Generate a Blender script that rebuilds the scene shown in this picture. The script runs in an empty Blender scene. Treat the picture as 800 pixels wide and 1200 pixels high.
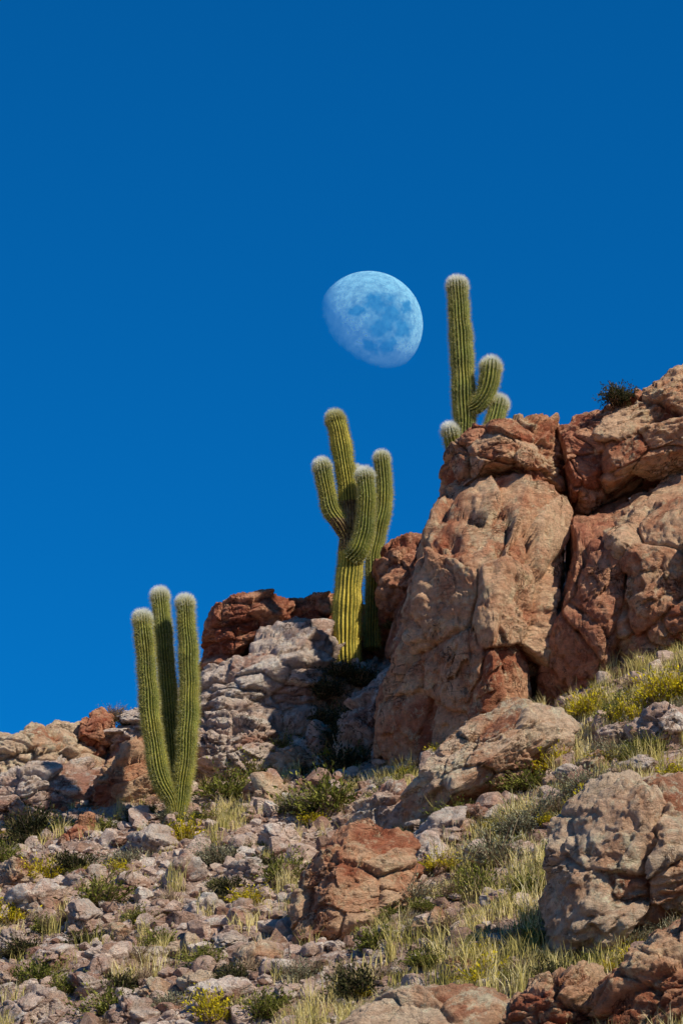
import bpy, bmesh, math
import numpy as np
from mathutils import Vector
scene = bpy.context.scene
rng = np.random.default_rng(11)
F = 2800.0
PITCH = math.radians(17.8)
CAM = np.array([0.0, 0.0, 1.6])
# ---------------------------------------------------------------- placement helper: image pixel coordinates + chosen depth -> world
def place(px, py, d):
    px = np.asarray(px, float); py = np.asarray(py, float)
    u = (px-400)/F; v = (600-py)/F
    dy = math.cos(PITCH) - v*math.sin(PITCH)
    dz = math.sin(PITCH) + v*math.cos(PITCH)
    return np.stack([u/dy*d, np.ones_like(u)*d, CAM[2] + dz/dy*d], -1)

# ---------------------------------------------------------------- noise
_r = np.random.default_rng(5)
PERM = _r.permutation(256)
G = _r.normal(size=(256, 3)); G /= np.linalg.norm(G, axis=1)[:, None]
RND = _r.random((256, 4))
def hsh(ix, iy, iz): return PERM[(PERM[(PERM[ix & 255] + iy) & 255] + iz) & 255]
def perlin(p):
    i = np.floor(p).astype(np.int64); f = p - i
    w = f*f*f*(f*(f*6-15)+10)
    out = 0
    for a in (0, 1):
        for b in (0, 1):
            for c in (0, 1):
                g = G[hsh(i[:, 0]+a, i[:, 1]+b, i[:, 2]+c)]
                dd = g[:, 0]*(f[:, 0]-a) + g[:, 1]*(f[:, 1]-b) + g[:, 2]*(f[:, 2]-c)
                ww = (w[:, 0] if a else 1-w[:, 0])*(w[:, 1] if b else 1-w[:, 1])*(w[:, 2] if c else 1-w[:, 2])
                out = out + ww*dd
    return out*1.6
def fbm(p, octv=4, gain=.5):
    s = 0; a = 1; t = 0
    for k in range(octv):
        s = s + a*perlin(p*2.03**k + 17.3*k); t += a; a *= gain
    return s/t
def ridged(p, octv=4, gain=.55):
    s = 0; a = 1; t = 0
    for k in range(octv):
        s = s + a*(1-2*np.abs(perlin(p*2.03**k + 7.1*k))); t += a; a *= gain
    return s/t
def cells(p):
    """3-D cellular: returns F2-F1, per-cell plane term, per-cell random"""
    i = np.floor(p).astype(np.int64)
    n = len(p); f1 = np.full(n, 9.); f2 = np.full(n, 9.); pl = np.zeros(n); rd = np.zeros(n)
    for a in (-1, 0, 1):
        for b in (-1, 0, 1):
            for c in (-1, 0, 1):
                h = hsh(i[:, 0]+a, i[:, 1]+b, i[:, 2]+c); r = RND[h]
                o = np.stack([i[:, 0]+a+r[:, 0], i[:, 1]+b+r[:, 1], i[:, 2]+c+r[:, 2]], -1)
                e = p-o; d = np.sqrt((e**2).sum(1))
                m = d < f1
                f2 = np.where(m, f1, np.minimum(f2, d)); f1 = np.where(m, d, f1)
                pl = np.where(m, (e*G[h]).sum(1), pl); rd = np.where(m, r[:, 3], rd)
    return f2-f1, pl, rd
def sstep(x, a, b):
    t = np.clip((x-a)/(b-a), 0, 1); return t*t*(3-2*t)

# ---------------------------------------------------------------- mesh helper
def build(name, parts, mats, smooth=True, origin=None, parent=None):
    Vs, loops, sizes, mi, Ts = [], [], [], [], []
    off = 0
    for V, Fc, m, T in parts:
        V = np.asarray(V, float); Fc = np.asarray(Fc)
        Vs.append(V); loops.append((Fc+off).ravel()); sizes.append(np.full(len(Fc), Fc.shape[1]))
        mi.append(np.full(len(Fc), m)); Ts.append(np.broadcast_to(np.asarray(T, float), (len(V),)))
        off += len(V)
    V = np.concatenate(Vs); L = np.concatenate(loops); S = np.concatenate(sizes); M = np.concatenate(mi); T = np.concatenate(Ts)
    o = np.zeros(3) if origin is None else np.asarray(origin, float)
    me = bpy.data.meshes.new(name)
    me.vertices.add(len(V)); me.vertices.foreach_set('co', (V-o).astype(np.float32).ravel())
    me.loops.add(len(L)); me.loops.foreach_set('vertex_index', L.astype(np.int32))
    me.polygons.add(len(S)); st = np.concatenate([[0], np.cumsum(S)[:-1]])
    me.polygons.foreach_set('loop_start', st.astype(np.int32))
    me.update(calc_edges=True)
    me.polygons.foreach_set('material_index', M.astype(np.int32))
    me.polygons.foreach_set('use_smooth', np.full(len(S), smooth))
    at = me.attributes.new('tint', 'FLOAT', 'POINT'); at.data.foreach_set('value', T.astype(np.float32))
    for m in mats: me.materials.append(m)
    me.update()
    ob = bpy.data.objects.new(name, me); scene.collection.objects.link(ob); ob.location = o
    if parent: ob.parent = parent
    return ob

_ico = {}
def ico(s):
    if s not in _ico:
        bm = bmesh.new(); bmesh.ops.create_icosphere(bm, subdivisions=s, radius=1)
        bm.verts.ensure_lookup_table()
        V = np.array([v.co[:] for v in bm.verts]); Fc = np.array([[v.index for v in f.verts] for f in bm.faces]); bm.free()
        V /= np.linalg.norm(V, axis=1)[:, None]
        _ico[s] = (V, Fc)
    return _ico[s]

# ---------------------------------------------------------------- node helper
class NT:
    def __init__(s, name):
        s.m = bpy.data.materials.new(name); s.m.use_nodes = True
        s.t = s.m.node_tree; s.t.nodes.clear()
        s.out = s.n('ShaderNodeOutputMaterial')
    def n(s, typ, **kw):
        nd = s.t.nodes.new(typ)
        for k, v in kw.items():
            if k.startswith('i_'): nd.inputs[k[2:].replace('_', ' ')].default_value = v
            else: setattr(nd, k, v)
        return nd
    def l(s, a, b): s.t.links.new(a, b)
    def noise(s, vec, scale, detail=8, rough=.55, dist=0):
        nd = s.n('ShaderNodeTexNoise', i_Scale=scale, i_Detail=detail, i_Roughness=rough, i_Distortion=dist)
        s.l(vec, nd.inputs['Vector']); return nd.outputs['Fac']
    def mapv(s, vec, sc=(1, 1, 1), rot=(0, 0, 0)):
        nd = s.n('ShaderNodeMapping'); nd.inputs['Scale'].default_value = sc; nd.inputs['Rotation'].default_value = rot
        s.l(vec, nd.inputs['Vector']); return nd.outputs[0]
    def ramp(s, fac, stops, interp='LINEAR'):
        nd = s.n('ShaderNodeValToRGB'); cr = nd.color_ramp; cr.interpolation = interp
        while len(cr.elements) < len(stops): cr.elements.new(.5)
        for e, (p, c) in zip(cr.elements, stops):
            e.position = p; e.color = (c, c, c, 1) if not hasattr(c, '__len__') else (*c, 1)
        s.l(fac, nd.inputs[0]); return nd.outputs[0]
    def mix(s, fac, a, b, mode='MIX'):
        nd = s.n('ShaderNodeMix', data_type='RGBA', blend_type=mode)
        for sock, v in ((nd.inputs[0], fac), (nd.inputs[6], a), (nd.inputs[7], b)):
            if hasattr(v, 'links'): s.l(v, sock)
            elif hasattr(v, '__len__'): sock.default_value = (*v, 1)
            elif sock.type == 'RGBA': sock.default_value = (v, v, v, 1)
            else: sock.default_value = v
        return nd.outputs[2]
    def math(s, op, a, b=0, clamp=False):
        nd = s.n('ShaderNodeMath', operation=op, use_clamp=clamp)
        for sock, v in ((nd.inputs[0], a), (nd.inputs[1], b)):
            if hasattr(v, 'links'): s.l(v, sock)
            else: sock.default_value = v
        return nd.outputs[0]
    def finish(s, col, rough=.9, height=None, bstr=.6, bdist=.05, spec=.15, sub=None):
        p = s.n('ShaderNodeBsdfPrincipled'); s.l(col, p.inputs['Base Color'])
        p.inputs['Roughness'].default_value = rough; p.inputs['Specular IOR Level'].default_value = spec
        if height is not None:
            b = s.n('ShaderNodeBump'); b.inputs['Strength'].default_value = bstr; b.inputs['Distance'].default_value = bdist
            s.l(height, b.inputs['Height']); s.l(b.outputs[0], p.inputs['Normal'])
        s.l(p.outputs[0], s.out.inputs[0]); return s.m

def rock_mat(name, c_light, c_mid, c_red, bias=0.0, tilt=.12, scree=False):
    t = NT(name)
    pos = t.n('ShaderNodeNewGeometry').outputs['Position']
    at = t.n('ShaderNodeAttribute', attribute_name='tint').outputs['Fac']
    wob = t.n('ShaderNodeTexNoise', i_Scale=1.3, i_Detail=5.0); t.l(pos, wob.inputs['Vector'])
    va = t.n('ShaderNodeVectorMath', operation='MULTIPLY_ADD'); t.l(wob.outputs['Color'], va.inputs[0]); va.inputs[1].default_value = (.5, .5, .5); t.l(pos, va.inputs[2])
    wp = va.outputs[0]
    n1 = t.noise(wp, .8, 12, .7)
    if not scree: n1 = t.math('ADD', n1, t.math('MULTIPLY', t.math('SUBTRACT', at, .5), .24))
    col = t.ramp(n1, [(.37-bias, c_red), (.47-bias, c_mid), (.58-bias, c_light)])
    st = t.noise(t.mapv(wp, (.35, .35, 3.2), (0, tilt, 0)), 1.6, 8, .6)
    col = t.mix(t.ramp(st, [(.46, 0.0), (.63, .55)]), col, t.mix(.5, c_mid, c_red))
    pale = t.noise(wp, 2.6, 12, .8)
    col = t.mix(t.ramp(pale, [(.52, 0.0), (.59, .7)]), col, (min(.88, c_light[0]*1.12+.07), min(.80, c_light[1]*1.16+.05), min(.70, c_light[2]*1.18+.03)))
    n2 = t.noise(pos, 7, 15, .82)
    col = t.mix(1, col, t.ramp(n2, [(.33, .26), (.45, .92), (.54, 1.12), (.7, 1.5)]), 'MULTIPLY')
    lich = t.noise(pos, 4.5, 15, .86, .6)
    col = t.mix(t.ramp(lich, [(.57, 0.0), (.625, .88)]), col, (.045, .03, .022))
    ck = t.math('ABSOLUTE', t.math('SUBTRACT', t.noise(t.mapv(pos, (.9, .9, .45), (.1, .4, .2)), 1.1, 6, .62), .5))
    ck2 = t.math('ABSOLUTE', t.math('SUBTRACT', t.noise(t.mapv(pos, (.4, .4, 1.9), (0, tilt, 0)), 1.0, 7, .62), .5))
    gate = t.ramp(t.noise(pos, 1.1, 4), [(.50, 1.0), (.60, 0.0)])
    cr = t.math('MAXIMUM', t.ramp(t.math('MINIMUM', ck, ck2), [(0, 0.0), (.010, 1.0)]), gate)
    col = t.mix(cr, t.mix(1, col, (.26, .19, .15), 'MULTIPLY'), col)
    if scree:
        col = t.mix(1, col, t.ramp(at, [(0, (.58, .42, .34)), (.35, (1, .90, .83)), (1, (1.35, 1.38, 1.36))]), 'MULTIPLY')
    h = t.math('ADD', t.math('MULTIPLY', t.noise(pos, 5, 15, .78), 1.25), t.math('MULTIPLY', cr, .35))
    h = t.math('ADD', h, t.math('MULTIPLY', t.noise(t.mapv(wp, (.5, .5, 4), (0, tilt, 0)), 3, 8, .7), .7))
    h = t.math('ADD', h, t.math('MULTIPLY', t.noise(pos, 22, 8, .78), .4))
    return t.finish(col, .92, h, 1.0, .165)

M_tan = rock_mat('tan_sandstone', (.87, .55, .32), (.72, .35, .185), (.47, .145, .07))
M_cream = rock_mat('cream_sandstone', (.88, .64, .42), (.76, .45, .26), (.48, .19, .10), .03, .3)
M_red = rock_mat('red_sandstone', (.76, .38, .21), (.57, .22, .12), (.36, .105, .055), -.02)
M_pale = rock_mat('pale_sandstone', (.86, .68, .53), (.71, .48, .35), (.48, .23, .15), .035, .25)
M_stone = rock_mat('scree_rock', (.85, .68, .55), (.72, .51, .39), (.54, .30, .21), .03, .2, True)

def ground_mat():
    t = NT('hillside_soil')
    pos = t.n('ShaderNodeNewGeometry').outputs['Position']
    n1 = t.noise(pos, .6, 10, .65)
    soil = t.ramp(n1, [(.35, (.32, .185, .125)), (.5, (.46, .29, .205)), (.66, (.58, .42, .32))])
    v = t.n('ShaderNodeTexVoronoi', i_Scale=11.0); t.l(pos, v.inputs['Vector'])
    sep = t.n('ShaderNodeSeparateColor'); t.l(v.outputs['Color'], sep.inputs[0])
    peb = t.ramp(sep.outputs[0], [(0, (.20, .12, .09)), (.5, (.52, .35, .26)), (.8, (.68, .53, .43)), (1, (.80, .70, .60))])
    soil = t.mix(t.ramp(t.noise(pos, 2.2, 6), [(.4, .2), (.6, .85)]), soil, peb)
    soil = t.mix(1, soil, t.ramp(t.noise(pos, 18, 8, .78), [(.3, .4), (.7, 1.45)]), 'MULTIPLY')
    wob = t.n('ShaderNodeTexNoise', i_Scale=1.1, i_Detail=5.0); t.l(pos, wob.inputs['Vector'])
    va = t.n('ShaderNodeVectorMath', operation='MULTIPLY_ADD'); t.l(wob.outputs['Color'], va.inputs[0]); va.inputs[1].default_value = (.6, .6, .6); t.l(pos, va.inputs[2])
    wp = va.outputs[0]
    rk = t.ramp(t.noise(wp, .9, 10, .65), [(.35, (.47, .25, .17)), (.48, (.67, .46, .34)), (.6, (.82, .66, .52))])
    st = t.noise(t.mapv(wp, (.3, .3, 3.5), (0, .2, 0)), 1.8, 8, .62)
    rk = t.mix(t.ramp(st, [(.45, 0.0), (.6, .7)]), rk, (.42, .22, .15))
    rk = t.mix(1, rk, t.ramp(t.noise(pos, 8, 12, .8), [(.33, .3), (.46, .9), (.7, 1.45)]), 'MULTIPLY')
    at = t.n('ShaderNodeAttribute', attribute_name='tint').outputs['Fac']
    col = t.mix(at, soil, rk)
    h = t.math('ADD', t.math('MULTIPLY', v.outputs['Distance'], -.35), t.noise(pos, 9, 14, .76))
    h = t.math('ADD', h, t.math('MULTIPLY', t.math('MULTIPLY', st, at), .8))
    return t.finish(col, .95, h, 1.0, .12)
M_ground = ground_mat()

def veg_mat(name, stops, transl=.2):
    t = NT(name)
    at = t.n('ShaderNodeAttribute', attribute_name='tint').outputs['Fac']
    col = t.ramp(at, stops)
    d = t.n('ShaderNodeBsdfDiffuse'); t.l(col, d.inputs[0])
    tr = t.n('ShaderNodeBsdfTranslucent'); t.l(col, tr.inputs[0])
    mx = t.n('ShaderNodeMixShader'); mx.inputs[0].default_value = transl
    t.l(d.outputs[0], mx.inputs[1]); t.l(tr.outputs[0], mx.inputs[2]); t.l(mx.outputs[0], t.out.inputs[0])
    return t.m
M_grass = veg_mat('dry_grass_blades', [(0, (.24, .22, .05)), (.35, (.48, .40, .12)), (.75, (.74, .59, .24)), (1, (.90, .79, .46))])
M_olive = veg_mat('olive_foliage', [(0, (.035, .042, .01)), (.5, (.15, .16, .03)), (1, (.40, .37, .08))])
M_grey = veg_mat('sage_foliage', [(0, (.07, .07, .04)), (.5, (.22, .215, .12)), (1, (.50, .46, .30))])
M_yellow = veg_mat('yellow_green_foliage', [(0, (.15, .14, .012)), (.5, (.52, .42, .02)), (1, (.90, .68, .03))])
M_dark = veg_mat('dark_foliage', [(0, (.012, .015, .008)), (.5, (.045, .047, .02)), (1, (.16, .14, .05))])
M_dry = veg_mat('dry_brush', [(0, (.11, .075, .045)), (.5, (.32, .215, .13)), (1, (.56, .43, .27))])

# ---------------------------------------------------------------- terrain
TX = np.array([-60, -12, -7.1, -5.3, -3.6, -2.7, -1.8, -.2, .9, 1.8, 2.5, 4.5, 7.1, 12, 60.])
TZ = np.array([9.0, 11.6, 12.2, 12.5, 13.2, 14.2, 14.7, 14.9, 15.1, 15.6, 16.8, 17.6, 18.4, 19.5, 22.])
def terrain(x, y, detail=True):
    p2 = np.stack([x, y, np.zeros_like(x)], -1)
    xc = np.clip(x, -60, 60)
    cx = np.where(xc > 0, .36*np.minimum(xc, 14)+.05*np.maximum(xc-14, 0), .21*np.maximum(xc, -20))
    wob = perlin(p2*.16+3.7)
    yb = 45.5 - .5*np.clip(xc, 0, 8) + 1.0*wob
    def plane(yy):
        q = 4.5+.43*(yy-30)+cx+.15*np.clip(xc, 0, 10)*sstep(yy, 33.5, 39.5)
        return np.where(q > 1.5, q, 1.5*np.exp(np.clip((q-1.5)/1.5, -30, 0)))
    zb = plane(yb)
    top = np.maximum(np.interp(xc, TX, TZ), zb+.4)
    t = np.clip((y-yb)/5.0, 0, 1)
    prof = t**.8
    z = np.where(y < yb, plane(y), zb+(top-zb)*prof)
    z = z + np.where(y > yb+5, .04*np.minimum(y-yb-5, 60), 0)
    mask = sstep(y-yb+.9*perlin(p2*.5+9)+.4*perlin(p2*1.7), -.4, .7)
    if detail:
        near = np.exp(-np.maximum(np.abs(y-38)-18, 0)/10)
        z = z + near*(1-mask)*(.38*fbm(p2*.35, 3)+.18*fbm(p2*1.4+5, 4)+.07*ridged(p2*4, 3))
        zz = z + .25*fbm(p2*.6+2, 3) + .22*x*.35
        stp = .55
        q = zz/stp; fr = q-np.floor(q)
        ter = (np.floor(q)+sstep(fr, .3, .7))*stp-zz
        z = z + near*mask*(1.0*ter + .3*fbm(p2*.7+4, 4)+.16*ridged(p2*2.2, 4))
    return z, mask
def nonuni(lo, hi, step, far):
    a = np.arange(lo, hi+step/2, step)
    g = []; s = step; v = 0
    while v < far:
        s *= 1.25; v += s; g.append(v)
    g = np.array(g)
    return np.concatenate([(lo-g)[::-1], a, hi+g])
gx = nonuni(-8.8, 8.8, .04, 4000); gy = nonuni(23, 53, .05, 4000)
X, Y = np.meshgrid(gx, gy)
zt, mt = terrain(X.ravel(), Y.ravel())
P3 = np.stack([X.ravel(), Y.ravel(), zt], -1)
e1, pl1, rd1 = cells(P3*np.array([1.1, 1.1, 2.0])+3)
zt = zt + mt*np.where(np.abs(X.ravel()) < 12, .28*pl1+.22*(rd1-.5)-.1*np.exp(-e1/.05), 0)
nx, ny = len(gx), len(gy)
idx = np.arange(nx*ny).reshape(ny, nx)
quads = np.stack([idx[:-1, :-1], idx[:-1, 1:], idx[1:, 1:], idx[1:, :-1]], -1).reshape(-1, 4)
build('hillside_ground', [(np.stack([X.ravel(), Y.ravel(), zt], -1), quads, 0, mt)], [M_ground])

def on_ground(px, py):
    d = np.arange(24, 70, .03)
    P = place(np.full_like(d, px), np.full_like(d, py), 1.0)
    P = CAM + (P-CAM)*d[:, None]
    z, _ = terrain(P[:, 0], P[:, 1])
    k = np.argmax(z > P[:, 2])
    if not (z > P[:, 2]).any(): k = len(d)-1
    return P[k]

# ---------------------------------------------------------------- rocks
LR = np.random.default_rng(77).random(4096)
def shape_rock(dirs, Rf, depth, c, seed, pw=2.9, nplanes=9, amp=.06, blk=.8, bamp=1.0, cut=(.74, .92), flat=1.6, fine=1.0, layers=0.0, tilt=.1):
    r = np.random.default_rng(seed)
    L = np.hypot(dirs[:, 0], dirs[:, 2]); th = np.arctan2(dirs[:, 2], dirs[:, 0])
    k = (L**pw+np.abs(dirs[:, 1])**pw)**(1/pw)
    s = L/k; t = dirs[:, 1]/k
    R = Rf(th)
    p = np.stack([R*s*np.cos(th), t*depth/2, R*s*np.sin(th)], -1)
    size = float(np.mean(Rf(np.linspace(-3.14, 3.14, 60))))
    for _ in range(nplanes):
        n = np.array([r.uniform(-.9, .9), -r.uniform(.35, 1), r.uniform(-.7, .9)]); n /= np.linalg.norm(n)
        dd = p@n; h = dd.max()*r.uniform(*cut)
        p = p - np.maximum(dd-h, 0)[:, None]*n*.95
    nrm = p/np.maximum(np.linalg.norm(p, axis=1)[:, None], 1e-6)
    q = p + c
    w = q + .25*np.stack([fbm(q*.9+1.1, 3), fbm(q*.9+5.5, 3), fbm(q*.9+9.9, 3)], -1)
    cs, sn = math.cos(.18*(seed % 5-2)), math.sin(.18*(seed % 5-2))
    w = np.stack([w[:, 0]*cs-w[:, 2]*sn, w[:, 1], w[:, 0]*sn+w[:, 2]*cs], -1)
    b = blk*size**.5
    e1, pl1, rd1 = cells(w/b*np.array([1, 1, flat])+seed*1.7)
    e2, pl2, rd2 = cells(w/b*3.1*np.array([1, 1, flat*1.2])+seed*2.9)
    e3, pl3, rd3 = cells(w/b*8.*np.array([1, 1, flat*1.2])+seed*.9)
    dsp = amp*size*fbm(q*1.1/size**.6+seed, 4)
    dsp += bamp*b*(.24*pl1+.18*(rd1-.5)-.15*np.exp(-e1/.05))
    sel = .4+.6*sstep(fbm(q*.8+seed, 2), -.15, .2)
    dsp += bamp*b*sel*(.10*pl2+.06*(rd2-.5)-.04*np.exp(-e2/.07))
    dsp += bamp*b*sel*(.045*pl3+.028*(rd3-.5))*fine
    dsp += .035*size**.5*ridged(q*3.1, 5, .6)*.8
    dsp += .024*fbm(q*12, 3)
    tl = 0
    if layers:
        zz = (w[:, 2]+tilt*q[:, 0]+.10*fbm(q*1.3+seed, 3))/layers
        zz = zz+.35*np.sin(zz*1.7+seed); fi = np.floor(zz).astype(int); fr = zz-fi
        rv = LR[(fi*7+seed*13) % 4096]
        ed = np.minimum(fr, 1-fr)
        dsp += .62*layers*(rv-.5)*1.3-.28*layers*np.exp(-ed/.09); tl = (rv-.5)*.5
    dsp -= dsp.mean()
    return q + nrm*dsp[:, None], np.clip(.5+(rd1-.5)*.9+(rd2-.5)*.4+tl, 0, 1)

def rock(name, outline, d, depth, seed, mat, sub=7, yoff=0, **kw):
    P = place([o[0] for o in outline], [o[1] for o in outline], d)
    c = (P.max(0)+P.min(0))/2; q = P[:, [0, 2]]-c[[0, 2]]
    a = np.linspace(-math.pi, math.pi, 361)
    R = np.zeros(361)
    for i, an in enumerate(a):
        dr = np.array([math.cos(an), math.sin(an)]); best = .05
        for j in range(len(q)):
            A = q[j]; B = q[(j+1) % len(q)]; e = B-A
            den = dr[0]*e[1]-dr[1]*e[0]
            if abs(den) < 1e-9: continue
            tt = (A[0]*e[1]-A[1]*e[0])/den; ss = (A[0]*dr[1]-A[1]*dr[0])/den
            if tt > 0 and -1e-6 <= ss <= 1+1e-6: best = max(best, tt)
        R[i] = best
    for _ in range(2):
        R[1:-1] = (R[:-2]+2*R[1:-1]+R[2:])/4
    Rf = lambda th: np.interp(th, a, R)
    V, Fc = ico(sub)
    c = c + np.array([0, yoff, 0])
    W, T = shape_rock(V, Rf, depth, c, seed, **kw)
    return build(name, [(W, Fc, 0, T)], [mat], origin=c)

rock('sandstone_cliff_block', [(443, 850), (450, 790), (475, 720), (498, 650), (518, 590), (560, 566), (605, 562), (642, 582), (662, 620), (656, 690), (640, 745), (628, 800), (625, 850), (575, 880), (510, 915), (470, 925), (452, 905)],
     42.6, 4.2, 3, M_tan, nplanes=8, blk=.9, flat=.9, bamp=.95)
rock('sandstone_cap_rock', [(517, 585), (519, 550), (535, 526), (580, 512), (620, 503), (650, 503), (660, 540), (664, 600), (650, 612), (600, 572), (565, 574), (530, 592)],
     42.9, 3.4, 8, M_tan, nplanes=8, flat=2.2)
rock('sandstone_cliff_block', [(650, 505), (672, 490), (700, 492), (706, 540), (705, 590), (685, 605), (664, 600), (655, 560)],
     43.0, 3.0, 14, M_red, nplanes=7)
rock('sandstone_cliff_block', [(686, 502), (705, 486), (745, 468), (780, 455), (815, 443), (870, 440), (880, 560), (800, 560), (740, 568), (706, 585), (694, 560)],
     42.6, 3.6, 21, M_tan, nplanes=8, flat=2.0)
rock('sandstone_cliff_block', [(664, 612), (700, 580), (740, 575), (752, 640), (748, 740), (745, 810), (700, 830), (628, 850), (626, 810), (640, 750), (660, 700), (668, 660)],
     42.3, 3.4, 33, M_red, nplanes=9, flat=.8)
rock('sandstone_cliff_block', [(712, 600), (725, 575), (770, 556), (820, 545), (900, 545), (910, 800), (800, 820), (740, 800), (722, 760), (715, 690)],
     41.6, 3.4, 41, M_tan, nplanes=9, flat=1.0)
rock('sandstone_cliff_block', [(880, 430), (1000, 400), (1120, 420), (1150, 600), (1120, 800), (900, 820), (870, 620)],
     42.3, 5, 47, M_tan, sub=6, nplanes=9)
rock('ledge_stone', [(538, 520), (546, 503), (565, 497), (588, 501), (594, 513), (575, 524), (550, 526)], 42.2, .9, 52, M_red, sub=6)
rock('rock_outcrop', [(440, 665), (455, 644), (498, 638), (520, 640), (520, 720), (480, 745), (445, 740)], 47.5, 3, 57, M_red, sub=6)
rock('rock_outcrop', [(232, 790), (236, 752), (252, 728), (275, 710), (310, 706), (338, 708), (342, 728), (325, 748), (290, 770), (258, 792)], 48.0, 2.6, 61, M_red, sub=7, layers=.4)
rock('rock_outcrop', [(322, 740), (335, 712), (365, 708), (402, 706), (410, 735), (370, 752)], 48.4, 2.0, 66, M_red, sub=6, layers=.3)
rock('rock_outcrop', [(395, 745), (402, 712), (440, 716), (456, 735), (450, 775), (405, 780)], 48.8, 2.0, 68, M_red, sub=6)
rock('layered_rock_slab', [(226, 830), (245, 795), (285, 770), (305, 742), (345, 728), (392, 722), (400, 765), (392, 815), (372, 870), (335, 905), (270, 912), (232, 900)], 47.0, 3.0, 71, M_pale, layers=.34, tilt=.28, bamp=.8, pw=3.5)
rock('layered_rock_slab', [(205, 880), (240, 845), (300, 838), (345, 850), (350, 900), (290, 925), (225, 930)], 45.9, 1.8, 77, M_pale, layers=.26, tilt=.2)
rock('layered_rock_slab', [(370, 800), (395, 775), (440, 770), (465, 800), (460, 850), (400, 870), (375, 850)], 47.2, 2.0, 79, M_pale, layers=.3, tilt=.2, sub=6)
rock('layered_rock_slab', [(-60, 900), (-20, 885), (15, 868), (40, 853), (75, 849), (104, 852), (126, 880), (105, 930), (60, 940), (-60, 960)], 47.2, 2.5, 83, M_cream, layers=.3, tilt=.06, pw=3.6)
rock('layered_rock_slab', [(-60, 960), (0, 915), (70, 895), (125, 900), (120, 950), (50, 985), (-60, 1000)], 46.2, 2.2, 87, M_pale, layers=.28, tilt=.06, pw=3.6)
rock('boulder', [(94, 872), (100, 845), (118, 832), (132, 842), (134, 875), (110, 890)], 47.3, 1.1, 91, M_red, sub=6)
rock('layered_rock_slab', [(125, 905), (130, 862), (165, 838), (200, 815), (235, 800), (240, 860), (215, 905), (160, 915)], 47.4, 2.0, 93, M_pale, layers=.3, tilt=.2)
rock('boulder', [(115, 985), (112, 935), (135, 895), (168, 868), (200, 872), (215, 920), (205, 970), (170, 990)], 45.2, 1.8, 95, M_tan)
rock('boulder', [(62, 1012), (72, 985), (98, 958), (118, 968), (118, 1000), (95, 1022)], 43.5, 1.0, 99, M_red, sub=6)
rock('boulder', [(395, 850), (420, 812), (450, 790), (470, 800), (465, 880), (420, 900), (396, 890)], 45.0, 1.6, 103, M_pale, sub=6)
rock('layered_rock_slab', [(500, 640), (520, 590), (540, 600), (520, 700), (470, 780), (450, 760)], 46.0, 2, 105, M_red, sub=6)
rock('boulder', [(470, 975), (474, 930), (508, 888), (556, 842), (600, 821), (650, 828), (678, 850), (664, 882), (610, 915), (570, 932), (525, 950), (495, 975)],
     37.6, 2.0, 111, M_cream, nplanes=9, bamp=.65)
rock('boulder', [(408, 968), (440, 930), (474, 912), (490, 930), (480, 975), (440, 985)], 38.4, 1.0, 115, M_pale, sub=6)
rock('boulder', [(343, 1130), (346, 1060), (360, 1010), (398, 970), (440, 960), (478, 978), (496, 1014), (480, 1060), (440, 1100), (385, 1125)],
     34.2, 1.6, 121, M_tan, nplanes=8, bamp=.6, pw=2.4)
rock('boulder', [(636, 1130), (646, 1050), (662, 972), (700, 930), (745, 910), (800, 902), (870, 912), (900, 1000), (880, 1070), (800, 1085), (760, 1110), (690, 1132)],
     30.0, 1.9, 131, M_cream, nplanes=8, flat=1.2, bamp=.8, blk=1.0)
rock('boulder', [(392, 1215), (425, 1176), (490, 1154), (560, 1152), (602, 1168), (625, 1250), (500, 1300), (400, 1290)], 28.0, 1.4, 137, M_cream, bamp=.6)
rock('rock_outcrop', [(590, 1200), (620, 1150), (665, 1132), (700, 1130), (712, 1180), (700, 1280), (600, 1290)], 27.5, 1.6, 141, M_tan, flat=2, layers=.25)
rock('rock_outcrop', [(690, 1150), (740, 1112), (800, 1080), (900, 1070), (920, 1290), (700, 1290)], 27.0, 1.8, 145, M_tan, flat=2, layers=.28, tilt=-.2)

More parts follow.
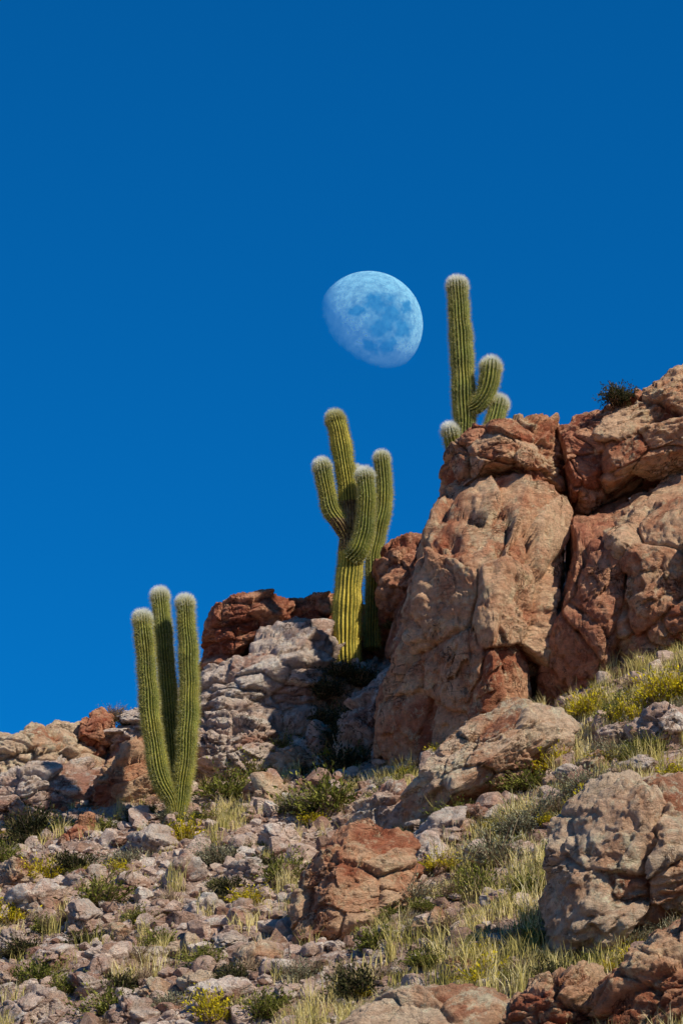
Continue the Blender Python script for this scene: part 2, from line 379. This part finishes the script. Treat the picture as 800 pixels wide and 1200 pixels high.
def small_rock(px, py, w, h, seed, mat, name='stone'):
    g = on_ground(px, py); k = g[1]/F; w *= 1.18; h *= 1.25
    V, Fc = ico(5)
    Rf = lambda th: 1/np.sqrt((np.cos(th)/(w*k/2))**2+(np.sin(th)/(h*k/2))**2)
    W, T = shape_rock(V, Rf, w*k*.9, g+np.array([0, 0, h*k*.22]), seed, nplanes=14, amp=.1, cut=(.6, .86))
    build(name, [(W, Fc, 0, T)], [mat], origin=g)
MR = [(98, 1092, 40, 40), (128, 1135, 42, 36), (300, 1135, 50, 40), (178, 1000, 60, 38), (215, 1035, 50, 34), (45, 1075, 80, 46), (505, 1095, 36, 34),
      (15, 1115, 40, 26), (725, 868, 50, 24), (785, 865, 90, 46), (312, 945, 50, 40), (530, 985, 70, 34), (60, 1185, 50, 26), (265, 1178, 60, 36),
      (345, 905, 60, 34), (378, 880, 40, 40), (250, 945, 40, 24), (155, 1045, 40, 22), (20, 1040, 60, 36), (240, 1075, 50, 26), (290, 1030, 44, 24),
      (30, 1195, 70, 30), (180, 1170, 36, 24), (330, 1180, 40, 24), (580, 1120, 50, 26), (610, 1000, 36, 18), (700, 900, 40, 22), (460, 1100, 40, 20),
      (110, 1040, 50, 26), (325, 990, 44, 24), (435, 950, 36, 20), (750, 905, 50, 22), (270, 1110, 34, 20), (70, 1130, 50, 26), (215, 1120, 40, 22),
      (560, 965, 60, 26), (590, 1060, 40, 20), (650, 1075, 36, 20), (540, 1140, 44, 22), (675, 915, 44, 20), (500, 1010, 40, 20), (190, 1075, 40, 24), (140, 1100, 34, 20),
      (100, 1165, 50, 30), (150, 1200, 60, 30), (10, 1160, 50, 28), (235, 1160, 44, 26), (180, 1130, 44, 24), (280, 1080, 40, 24), (70, 1050, 40, 24)]
for i, (a, b, w, h) in enumerate(MR):
    small_rock(a, b, w, h, 300+i, [M_pale, M_stone, M_cream, M_pale][i % 4])

# ---------------------------------------------------------------- scree (one merged object)
def scatter_xy(n, x0, x1, y0, y1): return rng.uniform(x0, x1, n), rng.uniform(y0, y1, n)
def stone_variants(sub, n):
    V, Fc = ico(sub); out = []
    for k in range(n):
        p = V*np.array([1, rng.uniform(.6, 1), rng.uniform(.45, .85)])
        for _ in range(14):
            nn = rng.normal(size=3); nn /= np.linalg.norm(nn); dd = p@nn; h = dd.max()*rng.uniform(.5, .82)
            p = p-np.maximum(dd-h, 0)[:, None]*nn
        p = p*(1+.08*perlin(p*2.5+k*3))[:, None]
        out.append(p)
    return out, Fc
def grassline(x, y): return x+1.3-(y-30)*.45      # >0 : grassy side of the slope
parts = []
for sub, n, s0, s1 in ((2, 15000, .025, .07), (3, 7200, .07, .19), (4, 900, .17, .38)):
    var, Fc = stone_variants(sub, 10)
    x, y = scatter_xy(n, -8.5, 8.5, 24, 48)
    dens = fbm(np.stack([x*.5, y*.5, x*0], -1)+40, 3)
    keep = rng.random(n) < np.clip(.8-.15*np.clip(grassline(x, y), -1, 4)+1.0*dens, .16, 1)
    x, y = x[keep], y[keep]; z, m = terrain(x, y)
    ok = m < .8; x, y, z = x[ok], y[ok], z[ok]; n = len(x)
    for k in range(n):
        s = s0+(s1-s0)*rng.random()**2
        a = rng.uniform(0, 6.28); c_, s_ = math.cos(a), math.sin(a)
        v = var[k % 10]*s
        w = np.stack([v[:, 0]*c_-v[:, 1]*s_, v[:, 0]*s_+v[:, 1]*c_, v[:, 2]], -1)+np.array([x[k], y[k], z[k]+s*.22])
        parts.append((w, Fc, 0, rng.random()**.95))
build('scree_stones', parts, [M_stone], smooth=False)

# ---------------------------------------------------------------- grass (one merged object)
def blades(px_, py_, pz_, h, lean, width, tint):
    n = len(px_)
    a = rng.uniform(0, 6.283, n); b = rng.uniform(0, 6.283, n)
    d = np.stack([np.cos(a), np.sin(a)], -1)*(h*lean)[:, None]
    sd = np.stack([np.cos(b), np.sin(b)], -1)*(width/2)[:, None]
    base = np.stack([px_, py_], -1)
    def v(xy, z): return np.concatenate([xy, z[:, None]], 1)
    V = np.stack([v(base-sd, pz_-.02), v(base+sd, pz_-.02), v(base+d*.35+sd*.75, pz_+h*.6), v(base+d*.35-sd*.75, pz_+h*.6), v(base+d, pz_+h)], 1).reshape(-1, 3)
    o = np.arange(n)[:, None]*5
    return (V, o+np.array([[0, 1, 2, 3]]), 0, np.repeat(tint, 5)), (V*1.0, o+np.array([[3, 2, 4]]), 0, np.repeat(tint, 5))
n = 7600
x, y = scatter_xy(n, -8, 8, 24.5, 47)
dens = fbm(np.stack([x*.8, y*.8, x*0], -1)+11, 3)
score = .06+.30*np.clip(grassline(x, y), -.4, 2)+1.9*dens
keep = rng.random(n) < np.clip(score, .04, .88)
x, y = x[keep], y[keep]
nb = 32
hb = rng.uniform(.12, .38, len(x))*(1+.5*np.clip(fbm(np.stack([x*.9, y*.9, x*0], -1)+31, 2)*3, -.5, 1))
hx = np.repeat(hb, nb)*rng.uniform(.5, 1.2, len(x)*nb)
tt = np.clip(np.repeat(rng.random(len(x)), nb)*.7+rng.uniform(-.05, .35, len(x)*nb), 0, 1)
sp = np.repeat(rng.uniform(.04, .13, len(x)), nb)
bx = np.repeat(x, nb)+rng.normal(0, 1, len(x)*nb)*sp; by = np.repeat(y, nb)+rng.normal(0, 1, len(x)*nb)*sp
bz, bm_ = terrain(bx, by)
ok = bm_ < .9
bx, by, bz, hx, tt = bx[ok], by[ok], bz[ok], hx[ok], tt[ok]
build('dry_grass', list(blades(bx, by, bz, hx, rng.uniform(.05, .7, len(bx)), rng.uniform(.007, .015, len(bx)), tt)), [M_grass], smooth=False)

# ---------------------------------------------------------------- shrubs
def shrub_mesh(seed, ntw=170, nleaf=16, leaf=.03, upright=.5):
    r = np.random.default_rng(seed)
    V, Q, T, VT, QT, TT = [], [], [], [], [], []
    lob = [(r.uniform(0, 6.28), r.uniform(.55, 1.15)) for _ in range(5)]
    for k in range(ntw):
        a = r.uniform(0, 6.283); el = math.asin(r.uniform(.03, 1)**upright)
        la, lw = lob[int(r.integers(5))]
        if r.random() < .6: a = la+r.normal(0, .45)
        Lh = r.uniform(.4, 1)*lw
        d = np.array([math.cos(a)*math.cos(el), math.sin(a)*math.cos(el), math.sin(el)*.95])
        b = np.array([r.normal(0, .1), r.normal(0, .1), -.08])
        side = np.cross(d, [0.3, .2, 1]); side /= np.linalg.norm(side)+1e-9
        bend = r.normal(0, .14, 3)
        pts = [b, b+d*Lh*.5+bend*.5, b+d*Lh+bend*.3+np.array([0, 0, -.06])]
        o = len(VT)
        for i, p in enumerate(pts):
            w = .014*(1-i*.35); VT += [p-side*w, p+side*w]
        QT += [[o, o+1, o+3, o+2], [o+2, o+3, o+5, o+4]]
        TT += [r.random()]*6
        tone = r.random()
        for j in range(nleaf):
            f = r.uniform(.25, 1.05)
            p = b+(pts[1]-b)*min(f*2, 1)+(pts[2]-pts[1])*max(f*2-1, 0)+r.normal(0, .035, 3)
            u = r.normal(size=3); u = u/np.linalg.norm(u)*.6+d*.7; w = np.cross(u, r.normal(size=3)); w /= np.linalg.norm(w)+1e-9
            s = leaf*r.uniform(.6, 1.5)
            o = len(V); V += [p, p+u*s*.6+w*s*.28, p+u*s*1.3, p+u*s*.6-w*s*.28]; Q.append([o, o+1, o+2, o+3])
            tv = np.clip(tone*.6+r.random()*.4+(f-.7)*.2, 0, 1); T += [tv]*4
    return (np.array(V), np.array(Q), 0, np.array(T)), (np.array(VT), np.array(QT), 1, np.array(TT))
SH = {}
def get_shrub(kind, var):
    if (kind, var) not in SH:
        mats = {'olive': M_olive, 'grey': M_grey, 'yellow': M_yellow, 'dark': M_dark, 'dry': M_dry}
        cfg = {'olive': (190, 18, .06, .6), 'grey': (280, 12, .045, .7), 'yellow': (240, 14, .06, .4), 'dark': (240, 22, .06, .6), 'dry': (340, 6, .04, .6)}[kind]
        ob = build('tmp', list(shrub_mesh(var*7+len(kind), *cfg)), [mats[kind], M_dry], smooth=False)
        SH[(kind, var)] = ob.data; ob.data.name = kind+'_shrub'; bpy.data.objects.remove(ob)
    return SH[(kind, var)]
scrub = bpy.data.objects.new('desert_scrub', None); scene.collection.objects.link(scrub)
def put_shrub(p, size, kind, parent=None, name='desert_shrub', zs=.9):
    ob = bpy.data.objects.new(name, get_shrub(kind, int(rng.integers(4))))
    scene.collection.objects.link(ob); ob.location = p
    ob.scale = (size, size, size*zs*rng.uniform(.8, 1.2)); ob.rotation_euler = (0, 0, rng.uniform(0, 6.28))
    if parent: ob.parent = parent; ob.name = 'bush'
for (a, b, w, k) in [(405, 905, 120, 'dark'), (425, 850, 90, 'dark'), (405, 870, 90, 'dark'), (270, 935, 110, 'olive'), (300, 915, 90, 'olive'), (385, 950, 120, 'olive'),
                     (350, 950, 90, 'grey'), (215, 985, 75, 'yellow'), (235, 965, 65, 'olive'), (195, 980, 60, 'dark'), (35, 985, 110, 'dark'), (75, 975, 70, 'olive'), (690, 838, 80, 'yellow'),
                     (730, 840, 80, 'olive'), (10, 1080, 80, 'yellow'), (295, 1060, 70, 'yellow'), (335, 1030, 90, 'olive'), (115, 1060, 120, 'olive'), (150, 1015, 90, 'grey'), (170, 1085, 70, 'olive'),
                     (50, 1035, 70, 'yellow'), (580, 1010, 130, 'grey'), (640, 960, 110, 'grey'), (560, 1050, 100, 'olive'), (690, 930, 100, 'grey'), (720, 890, 90, 'grey'), (480, 1060, 100, 'grey'),
                     (500, 1130, 80, 'olive'), (420, 1165, 100, 'dark'), (620, 1050, 90, 'olive'), (600, 1110, 90, 'dry'), (440, 1110, 80, 'olive'), (250, 1195, 80, 'yellow'), (200, 1180, 90, 'grey'), (330, 880, 60, 'olive'),
                     (540, 960, 80, 'olive'), (640, 1150, 80, 'dark'), (45, 1150, 90, 'olive'), (620, 925, 90, 'olive'), (670, 880, 80, 'grey'), (760, 880, 80, 'olive'), (350, 1150, 80, 'grey'), (130, 1190, 90, 'olive'),
                     (515, 1020, 70, 'yellow'), (395, 1100, 60, 'yellow'), (370, 965, 60, 'yellow'), (800, 845, 80, 'grey'), (570, 1150, 70, 'grey'),
                     (310, 1190, 90, 'olive'), (255, 1010, 80, 'grey'), (445, 1040, 80, 'dry'), (530, 1090, 90, 'dry'), (660, 1000, 90, 'olive'), (610, 975, 100, 'grey'), (700, 960, 80, 'yellow'), (90, 1020, 80, 'dark'),
                     (30, 1120, 80, 'dark'), (160, 1130, 70, 'dry'), (745, 860, 70, 'grey'), (650, 905, 80, 'yellow'), (100, 1110, 70, 'dark'), (200, 1060, 60, 'dry'), (240, 1130, 80, 'olive'), (60, 1090, 60, 'dry'),
                     (5, 1010, 80, 'olive'), (140, 1160, 70, 'dark'), (190, 1110, 60, 'olive'), (275, 1150, 70, 'dark'), (270, 1045, 60, 'dark')]:
    g = on_ground(a, b); put_shrub(g, w/2*g[1]/F*1.1, k, scrub)
for (a, b, w) in [(775, 822, 100), (800, 815, 85), (690, 840, 70), (745, 850, 60)]:
    g = on_ground(a, b).copy()
    if g[1] > 39.9:
        g = place(a, b, 39.6); g[2] = terrain(g[:1], g[1:2])[0][0]
    put_shrub(g, w/2*g[1]/F*1.1, 'yellow', scrub, zs=1.1)
n = 760
x, y = scatter_xy(n, -8.3, 8.3, 24.5, 46.5); z, m = terrain(x, y)
for k in range(n):
    if m[k] > .95: continue
    if grassline(x[k], y[k]) < 0 and k % 2: continue
    put_shrub((x[k], y[k], z[k]), rng.uniform(.16, .46), ['grey', 'olive', 'dry', 'dry', 'grey', 'yellow', 'dry', 'olive', 'dark'][k % 9], scrub)
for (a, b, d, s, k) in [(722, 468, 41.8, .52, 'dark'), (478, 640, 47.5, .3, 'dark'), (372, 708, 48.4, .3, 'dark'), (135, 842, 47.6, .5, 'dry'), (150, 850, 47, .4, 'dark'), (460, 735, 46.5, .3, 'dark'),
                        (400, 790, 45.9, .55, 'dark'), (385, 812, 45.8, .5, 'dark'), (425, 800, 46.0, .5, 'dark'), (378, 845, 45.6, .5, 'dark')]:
    put_shrub(place(a, b, d), s, k)

# ---------------------------------------------------------------- cacti
def cactus_mats():
    t = NT('cactus_skin')
    at = t.n('ShaderNodeAttribute', attribute_name='tint').outputs['Fac']
    pos = t.n('ShaderNodeNewGeometry').outputs['Position']
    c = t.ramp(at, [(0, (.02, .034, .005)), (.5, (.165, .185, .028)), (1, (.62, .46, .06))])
    c = t.mix(1, c, t.ramp(t.noise(pos, 3.5, 10, .75), [(.32, .4), (.5, .95), (.7, 1.45)]), 'MULTIPLY')
    sk = t.finish(c, .6, t.noise(pos, 30, 5), .5, .03, .3)
    t = NT('corky_cactus_skin')
    pos = t.n('ShaderNodeNewGeometry').outputs['Position']
    c = t.ramp(t.noise(pos, 6, 12, .75), [(.35, (.05, .03, .015)), (.5, (.22, .14, .06)), (.65, (.42, .32, .16))])
    ck = t.finish(c, .9, t.noise(pos, 10, 12, .7), 1, .08, .1)
    sp = veg_mat('cactus_spines', [(0, (.40, .34, .05)), (.45, (.58, .52, .15)), (.8, (.82, .80, .58)), (1, (.95, .95, .92))], .3)
    return sk, sp, ck
M_skin, M_spine, M_cork = cactus_mats()
def catmull(P, n):
    P = np.vstack([2*P[0]-P[1], P, 2*P[-1]-P[-2]]); out = []
    segs = len(P)-3
    for t in np.linspace(0, segs-1e-6, n):
        i = int(t); f = t-i; a, b, c, d = P[i:i+4]
        out.append(.5*(2*b+(c-a)*f+(2*a-5*b+4*c-d)*f*f+(3*b-a-3*c+d)*f**3))
    return np.array(out)
def column(path, d, widths, seed, ribs=20, ylow=0.0, ybase=0.0, yellow=0.0, spine_t=.40, cork=None):
    r = np.random.default_rng(seed)
    P = place([p[0] for p in path], [p[1] for p in path], d)
    m = len(P); P[:, 1] += np.linspace(ybase, ylow, m)
    P2 = np.concatenate([P, np.array(widths, float)[:, None]], 1)
    C = catmull(P2, 400); W = C[:, 3]*d/F/2*.86; C = C[:, :3]
    L = np.concatenate([[0], np.cumsum(np.linalg.norm(np.diff(C, axis=0), axis=1))]); tot = L[-1]
    N = max(24, int(tot/.03)); s = tot*(np.linspace(0, 1, N))
    Rt = W[-1]
    s = np.concatenate([s[s < tot-Rt], tot-Rt+Rt*np.sin(np.linspace(0, math.pi/2, 14))])
    C = np.stack([np.interp(s, L, C[:, i]) for i in range(3)], -1); R = np.interp(s, L, W)
    rest = np.clip((tot-s)/(Rt*1.0), 0, 1); R = R*np.sqrt(np.clip(1-(1-rest)**2, 0.0008, 1))
    R = R*(1+.035*np.sin(s*5+seed)+.03*np.sin(s*11.3+seed*2))
    C = C + .02*np.stack([perlin(np.stack([s*1.8, s*0+seed, s*0], -1)), perlin(np.stack([s*1.8, s*0+seed+9, s*0], -1)), s*0], -1)
    T = np.gradient(C, axis=0); T /= np.linalg.norm(T, axis=1)[:, None]+1e-12
    A = np.zeros_like(T); B = np.zeros_like(T); a = np.array([1., 0, 0])
    for i in range(len(C)):
        a = a-T[i]*(a@T[i]); a /= np.linalg.norm(a); A[i] = a; B[i] = np.cross(T[i], a)
    K = ribs*8; th = np.arange(K)/K*2*math.pi
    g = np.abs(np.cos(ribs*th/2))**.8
    V = C[:, None]+(A[:, None]*np.cos(th)[None, :, None]+B[:, None]*np.sin(th)[None, :, None])*(R[:, None]*(.78+.22*g)[None])[..., None]
    n = len(C); ii = np.arange(n*K).reshape(n, K); nx_ = np.roll(ii, -1, 1)
    Q = np.stack([ii[:-1], nx_[:-1], nx_[1:], ii[1:]], -1).reshape(-1, 4)
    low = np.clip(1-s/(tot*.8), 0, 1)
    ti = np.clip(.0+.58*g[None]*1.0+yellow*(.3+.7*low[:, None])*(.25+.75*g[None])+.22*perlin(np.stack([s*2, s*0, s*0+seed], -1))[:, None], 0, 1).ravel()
    Vf = V.reshape(-1, 3)
    if cork is not None:
        zc = Vf[:, 2]; z1 = place(400, cork[0], d)[2]; z0 = place(400, cork[1], d)[2]
        f = sstep(zc+.12*perlin(Vf*3), z0-.1, z0+.1)*(1-sstep(zc+.12*perlin(Vf*3+5), z1-.1, z1+.1))
        isck = (f[Q].mean(1) > .5)
        parts = [(Vf, Q[~isck], 0, ti), (Vf+0, Q[isck], 2, ti)]
    else:
        parts = [(Vf, Q, 0, ti)]
    na = int(tot/.035)
    sa = np.linspace(.02, tot, na); sa = np.concatenate([sa, tot-r.random(30)**1.5*Rt*1.3])
    SV, ST = [], []
    for k in range(ribs):
        ang = 2*math.pi*k/ribs
        ss = np.repeat(sa+r.uniform(-.012, .012, len(sa)), 8)
        ss = np.clip(ss, 0, tot-1e-4)
        c = np.stack([np.interp(ss, s, C[:, i]) for i in range(3)], -1); rr = np.interp(ss, s, R)
        a_ = np.stack([np.interp(ss, s, A[:, i]) for i in range(3)], -1); b_ = np.stack([np.interp(ss, s, B[:, i]) for i in range(3)], -1); t_ = np.stack([np.interp(ss, s, T[:, i]) for i in range(3)], -1)
        nr = a_*math.cos(ang)+b_*math.sin(ang); tg = -a_*math.sin(ang)+b_*math.cos(ang)
        tipf = np.clip(1-(tot-ss)/(Rt*2.4), 0, 1)
        nr2 = nr*(1-.5*tipf[:, None])+t_*tipf[:, None]*.9
        m_ = len(ss)
        dirv = nr2*.95+tg*r.normal(0, .36, m_)[:, None]+t_*(r.normal(.05, .7, m_))[:, None]
        dirv /= np.linalg.norm(dirv, axis=1)[:, None]
        ln = r.uniform(.03, .105, m_)*(1+.3*tipf)
        p0 = c+nr*rr[:, None]*.985
        keep = np.ones(m_, bool)
        if cork is not None: keep = ~((p0[:, 2] > z0) & (p0[:, 2] < z1) & (r.random(m_) < .75))
        w = np.cross(dirv, r.normal(size=(m_, 3))); w /= np.linalg.norm(w, axis=1)[:, None]+1e-9; w *= r.uniform(.0014, .0028, m_)[:, None]
        tv = np.clip(spine_t-.35*yellow+r.uniform(-.25, .3, m_)+.66*tipf**1.4, 0, 1)
        SV.append(np.stack([p0-w, p0+w, p0+dirv*ln[:, None]], 1)[keep].reshape(-1, 3)); ST.append(np.repeat(tv[keep], 3))
    SV = np.concatenate(SV); parts.append((SV, np.arange(len(SV)).reshape(-1, 3), 1, np.concatenate(ST)))
    return parts
def cactus(cols, origin):
    pr = []
    for c in cols: pr += column(**c)
    build('cardon_cactus', pr, [M_skin, M_spine, M_cork], origin=origin)
d1 = 43.0
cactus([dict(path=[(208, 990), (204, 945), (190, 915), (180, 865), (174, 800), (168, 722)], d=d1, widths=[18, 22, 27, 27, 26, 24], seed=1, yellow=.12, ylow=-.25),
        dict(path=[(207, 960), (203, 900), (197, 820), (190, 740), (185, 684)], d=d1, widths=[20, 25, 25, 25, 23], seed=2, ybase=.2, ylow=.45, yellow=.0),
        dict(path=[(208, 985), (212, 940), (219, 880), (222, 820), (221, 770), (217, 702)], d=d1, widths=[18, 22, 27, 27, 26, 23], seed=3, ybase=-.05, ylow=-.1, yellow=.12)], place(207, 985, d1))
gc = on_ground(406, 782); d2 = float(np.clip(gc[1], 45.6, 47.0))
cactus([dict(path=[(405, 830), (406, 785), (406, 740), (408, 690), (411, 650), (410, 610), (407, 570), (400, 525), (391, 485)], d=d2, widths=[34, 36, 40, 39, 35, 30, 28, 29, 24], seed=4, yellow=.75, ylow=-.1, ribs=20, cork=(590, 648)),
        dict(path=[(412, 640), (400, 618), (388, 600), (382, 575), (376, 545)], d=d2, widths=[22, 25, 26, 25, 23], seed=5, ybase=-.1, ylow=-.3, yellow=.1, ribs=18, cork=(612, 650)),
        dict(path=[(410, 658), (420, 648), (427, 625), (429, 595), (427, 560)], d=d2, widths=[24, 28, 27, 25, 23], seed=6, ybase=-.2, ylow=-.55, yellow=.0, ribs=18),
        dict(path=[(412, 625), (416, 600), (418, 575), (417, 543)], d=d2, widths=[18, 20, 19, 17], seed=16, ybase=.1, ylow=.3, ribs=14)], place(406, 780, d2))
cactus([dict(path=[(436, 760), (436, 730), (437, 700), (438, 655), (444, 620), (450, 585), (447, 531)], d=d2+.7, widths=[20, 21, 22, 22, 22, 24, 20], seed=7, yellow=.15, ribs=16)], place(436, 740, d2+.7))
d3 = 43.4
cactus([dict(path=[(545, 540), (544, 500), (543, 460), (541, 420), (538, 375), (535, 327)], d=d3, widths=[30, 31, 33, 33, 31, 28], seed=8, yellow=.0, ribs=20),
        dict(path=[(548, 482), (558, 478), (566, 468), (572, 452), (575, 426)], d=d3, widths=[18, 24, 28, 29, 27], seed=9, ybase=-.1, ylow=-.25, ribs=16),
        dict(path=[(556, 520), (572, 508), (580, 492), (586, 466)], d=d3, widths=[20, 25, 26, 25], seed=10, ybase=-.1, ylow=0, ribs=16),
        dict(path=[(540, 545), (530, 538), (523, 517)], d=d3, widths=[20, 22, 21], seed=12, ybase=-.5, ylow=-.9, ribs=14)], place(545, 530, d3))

# ---------------------------------------------------------------- moon (gibbous: phase shading painted into the material, night side transparent)
dm = 3000.0
mc = place(432, 381, dm); toc = (CAM-mc); dist = np.linalg.norm(toc); toc /= dist; mr = 63/F*dist*1.0
right = np.array([1., 0, 0]); up = np.cross(toc, right); up = up if up[2] > 0 else -up
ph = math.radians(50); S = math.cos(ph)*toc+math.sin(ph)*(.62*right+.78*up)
V, Fc = ico(6)
t = NT('moon_surface')
tc = t.n('ShaderNodeTexCoord').outputs['Object']
tn = t.mapv(tc, (1/mr,)*3)
wn = t.n('ShaderNodeTexNoise', i_Scale=3.0, i_Detail=10.0, i_Roughness=.7); t.l(tn, wn.inputs['Vector'])
wv = t.n('ShaderNodeVectorMath', operation='MULTIPLY_ADD'); t.l(wn.outputs['Color'], wv.inputs[0]); wv.inputs[1].default_value = (.7, .7, .7)
sub_ = t.n('ShaderNodeVectorMath', operation='SUBTRACT'); t.l(tn, sub_.inputs[0]); sub_.inputs[1].default_value = (.35, .35, .35); t.l(sub_.outputs[0], wv.inputs[2])
seas = None
for (mx_, my_, rad) in [(.12, .42, .20), (.42, .24, .25), (.62, -.05, .22), (.22, -.02, .23), (.35, -.38, .18), (-.2, .28, .15), (.70, .32, .14), (.02, -.42, .13)]:
    c3 = right*mx_+up*my_+toc*math.sqrt(1-mx_**2-my_**2)
    vd_ = t.n('ShaderNodeVectorMath', operation='DISTANCE'); t.l(wv.outputs[0], vd_.inputs[0]); vd_.inputs[1].default_value = tuple(c3)
    f = t.ramp(vd_.outputs['Value'], [(rad*.65, 1.0), (rad*1.5, 0.0)])
    seas = f if seas is None else t.math('MAXIMUM', seas, f)
c = t.mix(seas, (.22, .40, .36), (.05, .17, .20))
spots = t.noise(tn, 8, 8, .75)
c = t.mix(1, c, t.ramp(spots, [(.35, .6), (.65, 1.4)]), 'MULTIPLY')
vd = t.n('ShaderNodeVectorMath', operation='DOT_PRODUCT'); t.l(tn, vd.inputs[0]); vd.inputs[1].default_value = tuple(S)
lit = t.ramp(t.math('ADD', vd.outputs['Value'], t.math('MULTIPLY', t.math('SUBTRACT', spots, .5), .12)), [(.0, 0.0), (.14, .4), (.45, 1.0)])  # painted terminator fade along S, set apart from the sun lamp
df = t.n('ShaderNodeBsdfDiffuse'); t.l(c, df.inputs[0]); df.inputs['Roughness'].default_value = 1
tr = t.n('ShaderNodeBsdfTransparent'); ad = t.n('ShaderNodeAddShader'); t.l(df.outputs[0], ad.inputs[0]); t.l(tr.outputs[0], ad.inputs[1])
tr2 = t.n('ShaderNodeBsdfTransparent'); mx = t.n('ShaderNodeMixShader'); mx2 = t.n('ShaderNodeMixShader')
t.l(lit, mx2.inputs[0]); t.l(tr2.outputs[0], mx2.inputs[1]); t.l(ad.outputs[0], mx2.inputs[2])
t.l(t.n('ShaderNodeNewGeometry').outputs['Backfacing'], mx.inputs[0]); t.l(mx2.outputs[0], mx.inputs[1]); t.l(tr2.outputs[0], mx.inputs[2]); t.l(mx.outputs[0], t.out.inputs[0])
build('moon', [(V*mr+mc, Fc, 0, .5)], [t.m], origin=mc)

# ---------------------------------------------------------------- light
AZ = math.radians(46); EL = math.radians(43)
sdir = Vector((math.sin(AZ)*math.cos(EL), -math.cos(AZ)*math.cos(EL), math.sin(EL)))
sd = bpy.data.lights.new('sun', 'SUN'); sd.energy = 5.0; sd.angle = math.radians(.5); sd.color = (1, .94, .83)
so = bpy.data.objects.new('sun', sd); scene.collection.objects.link(so); so.rotation_euler = (-sdir).to_track_quat('-Z', 'Y').to_euler(); so.location = (20, -20, 40)
w = bpy.data.worlds.new('World'); scene.world = w; w.use_nodes = True
nt = w.node_tree; bg = nt.nodes['Background']
sk = nt.nodes.new('ShaderNodeTexSky'); sk.sky_type = 'NISHITA'; sk.sun_disc = False
sk.sun_elevation = EL; sk.sun_rotation = math.pi-AZ; sk.altitude = 2500; sk.air_density = 1.0; sk.dust_density = .1; sk.ozone_density = 3.0
gm = nt.nodes.new('ShaderNodeGamma'); gm.inputs[1].default_value = .65
mm = nt.nodes.new('ShaderNodeMix'); mm.data_type = 'RGBA'; mm.blend_type = 'MULTIPLY'; mm.inputs[0].default_value = 1; mm.inputs[7].default_value = (.01, .72, 1.58, 1)
nt.links.new(sk.outputs[0], gm.inputs[0]); nt.links.new(gm.outputs[0], mm.inputs[6]); nt.links.new(mm.outputs[2], bg.inputs[0]); bg.inputs[1].default_value = .12
# ---------------------------------------------------------------- camera
cd = bpy.data.cameras.new('camera'); cam = bpy.data.objects.new('camera', cd); scene.collection.objects.link(cam)
cam.location = CAM; cam.rotation_euler = (math.pi/2+PITCH, 0, 0)
cd.sensor_fit = 'VERTICAL'; cd.sensor_height = 24; cd.lens = F/1200*24; cd.clip_end = 20000
scene.camera = cam
scene.view_settings.view_transform = 'Standard'; scene.view_settings.look = 'None'; scene.view_settings.exposure = 0
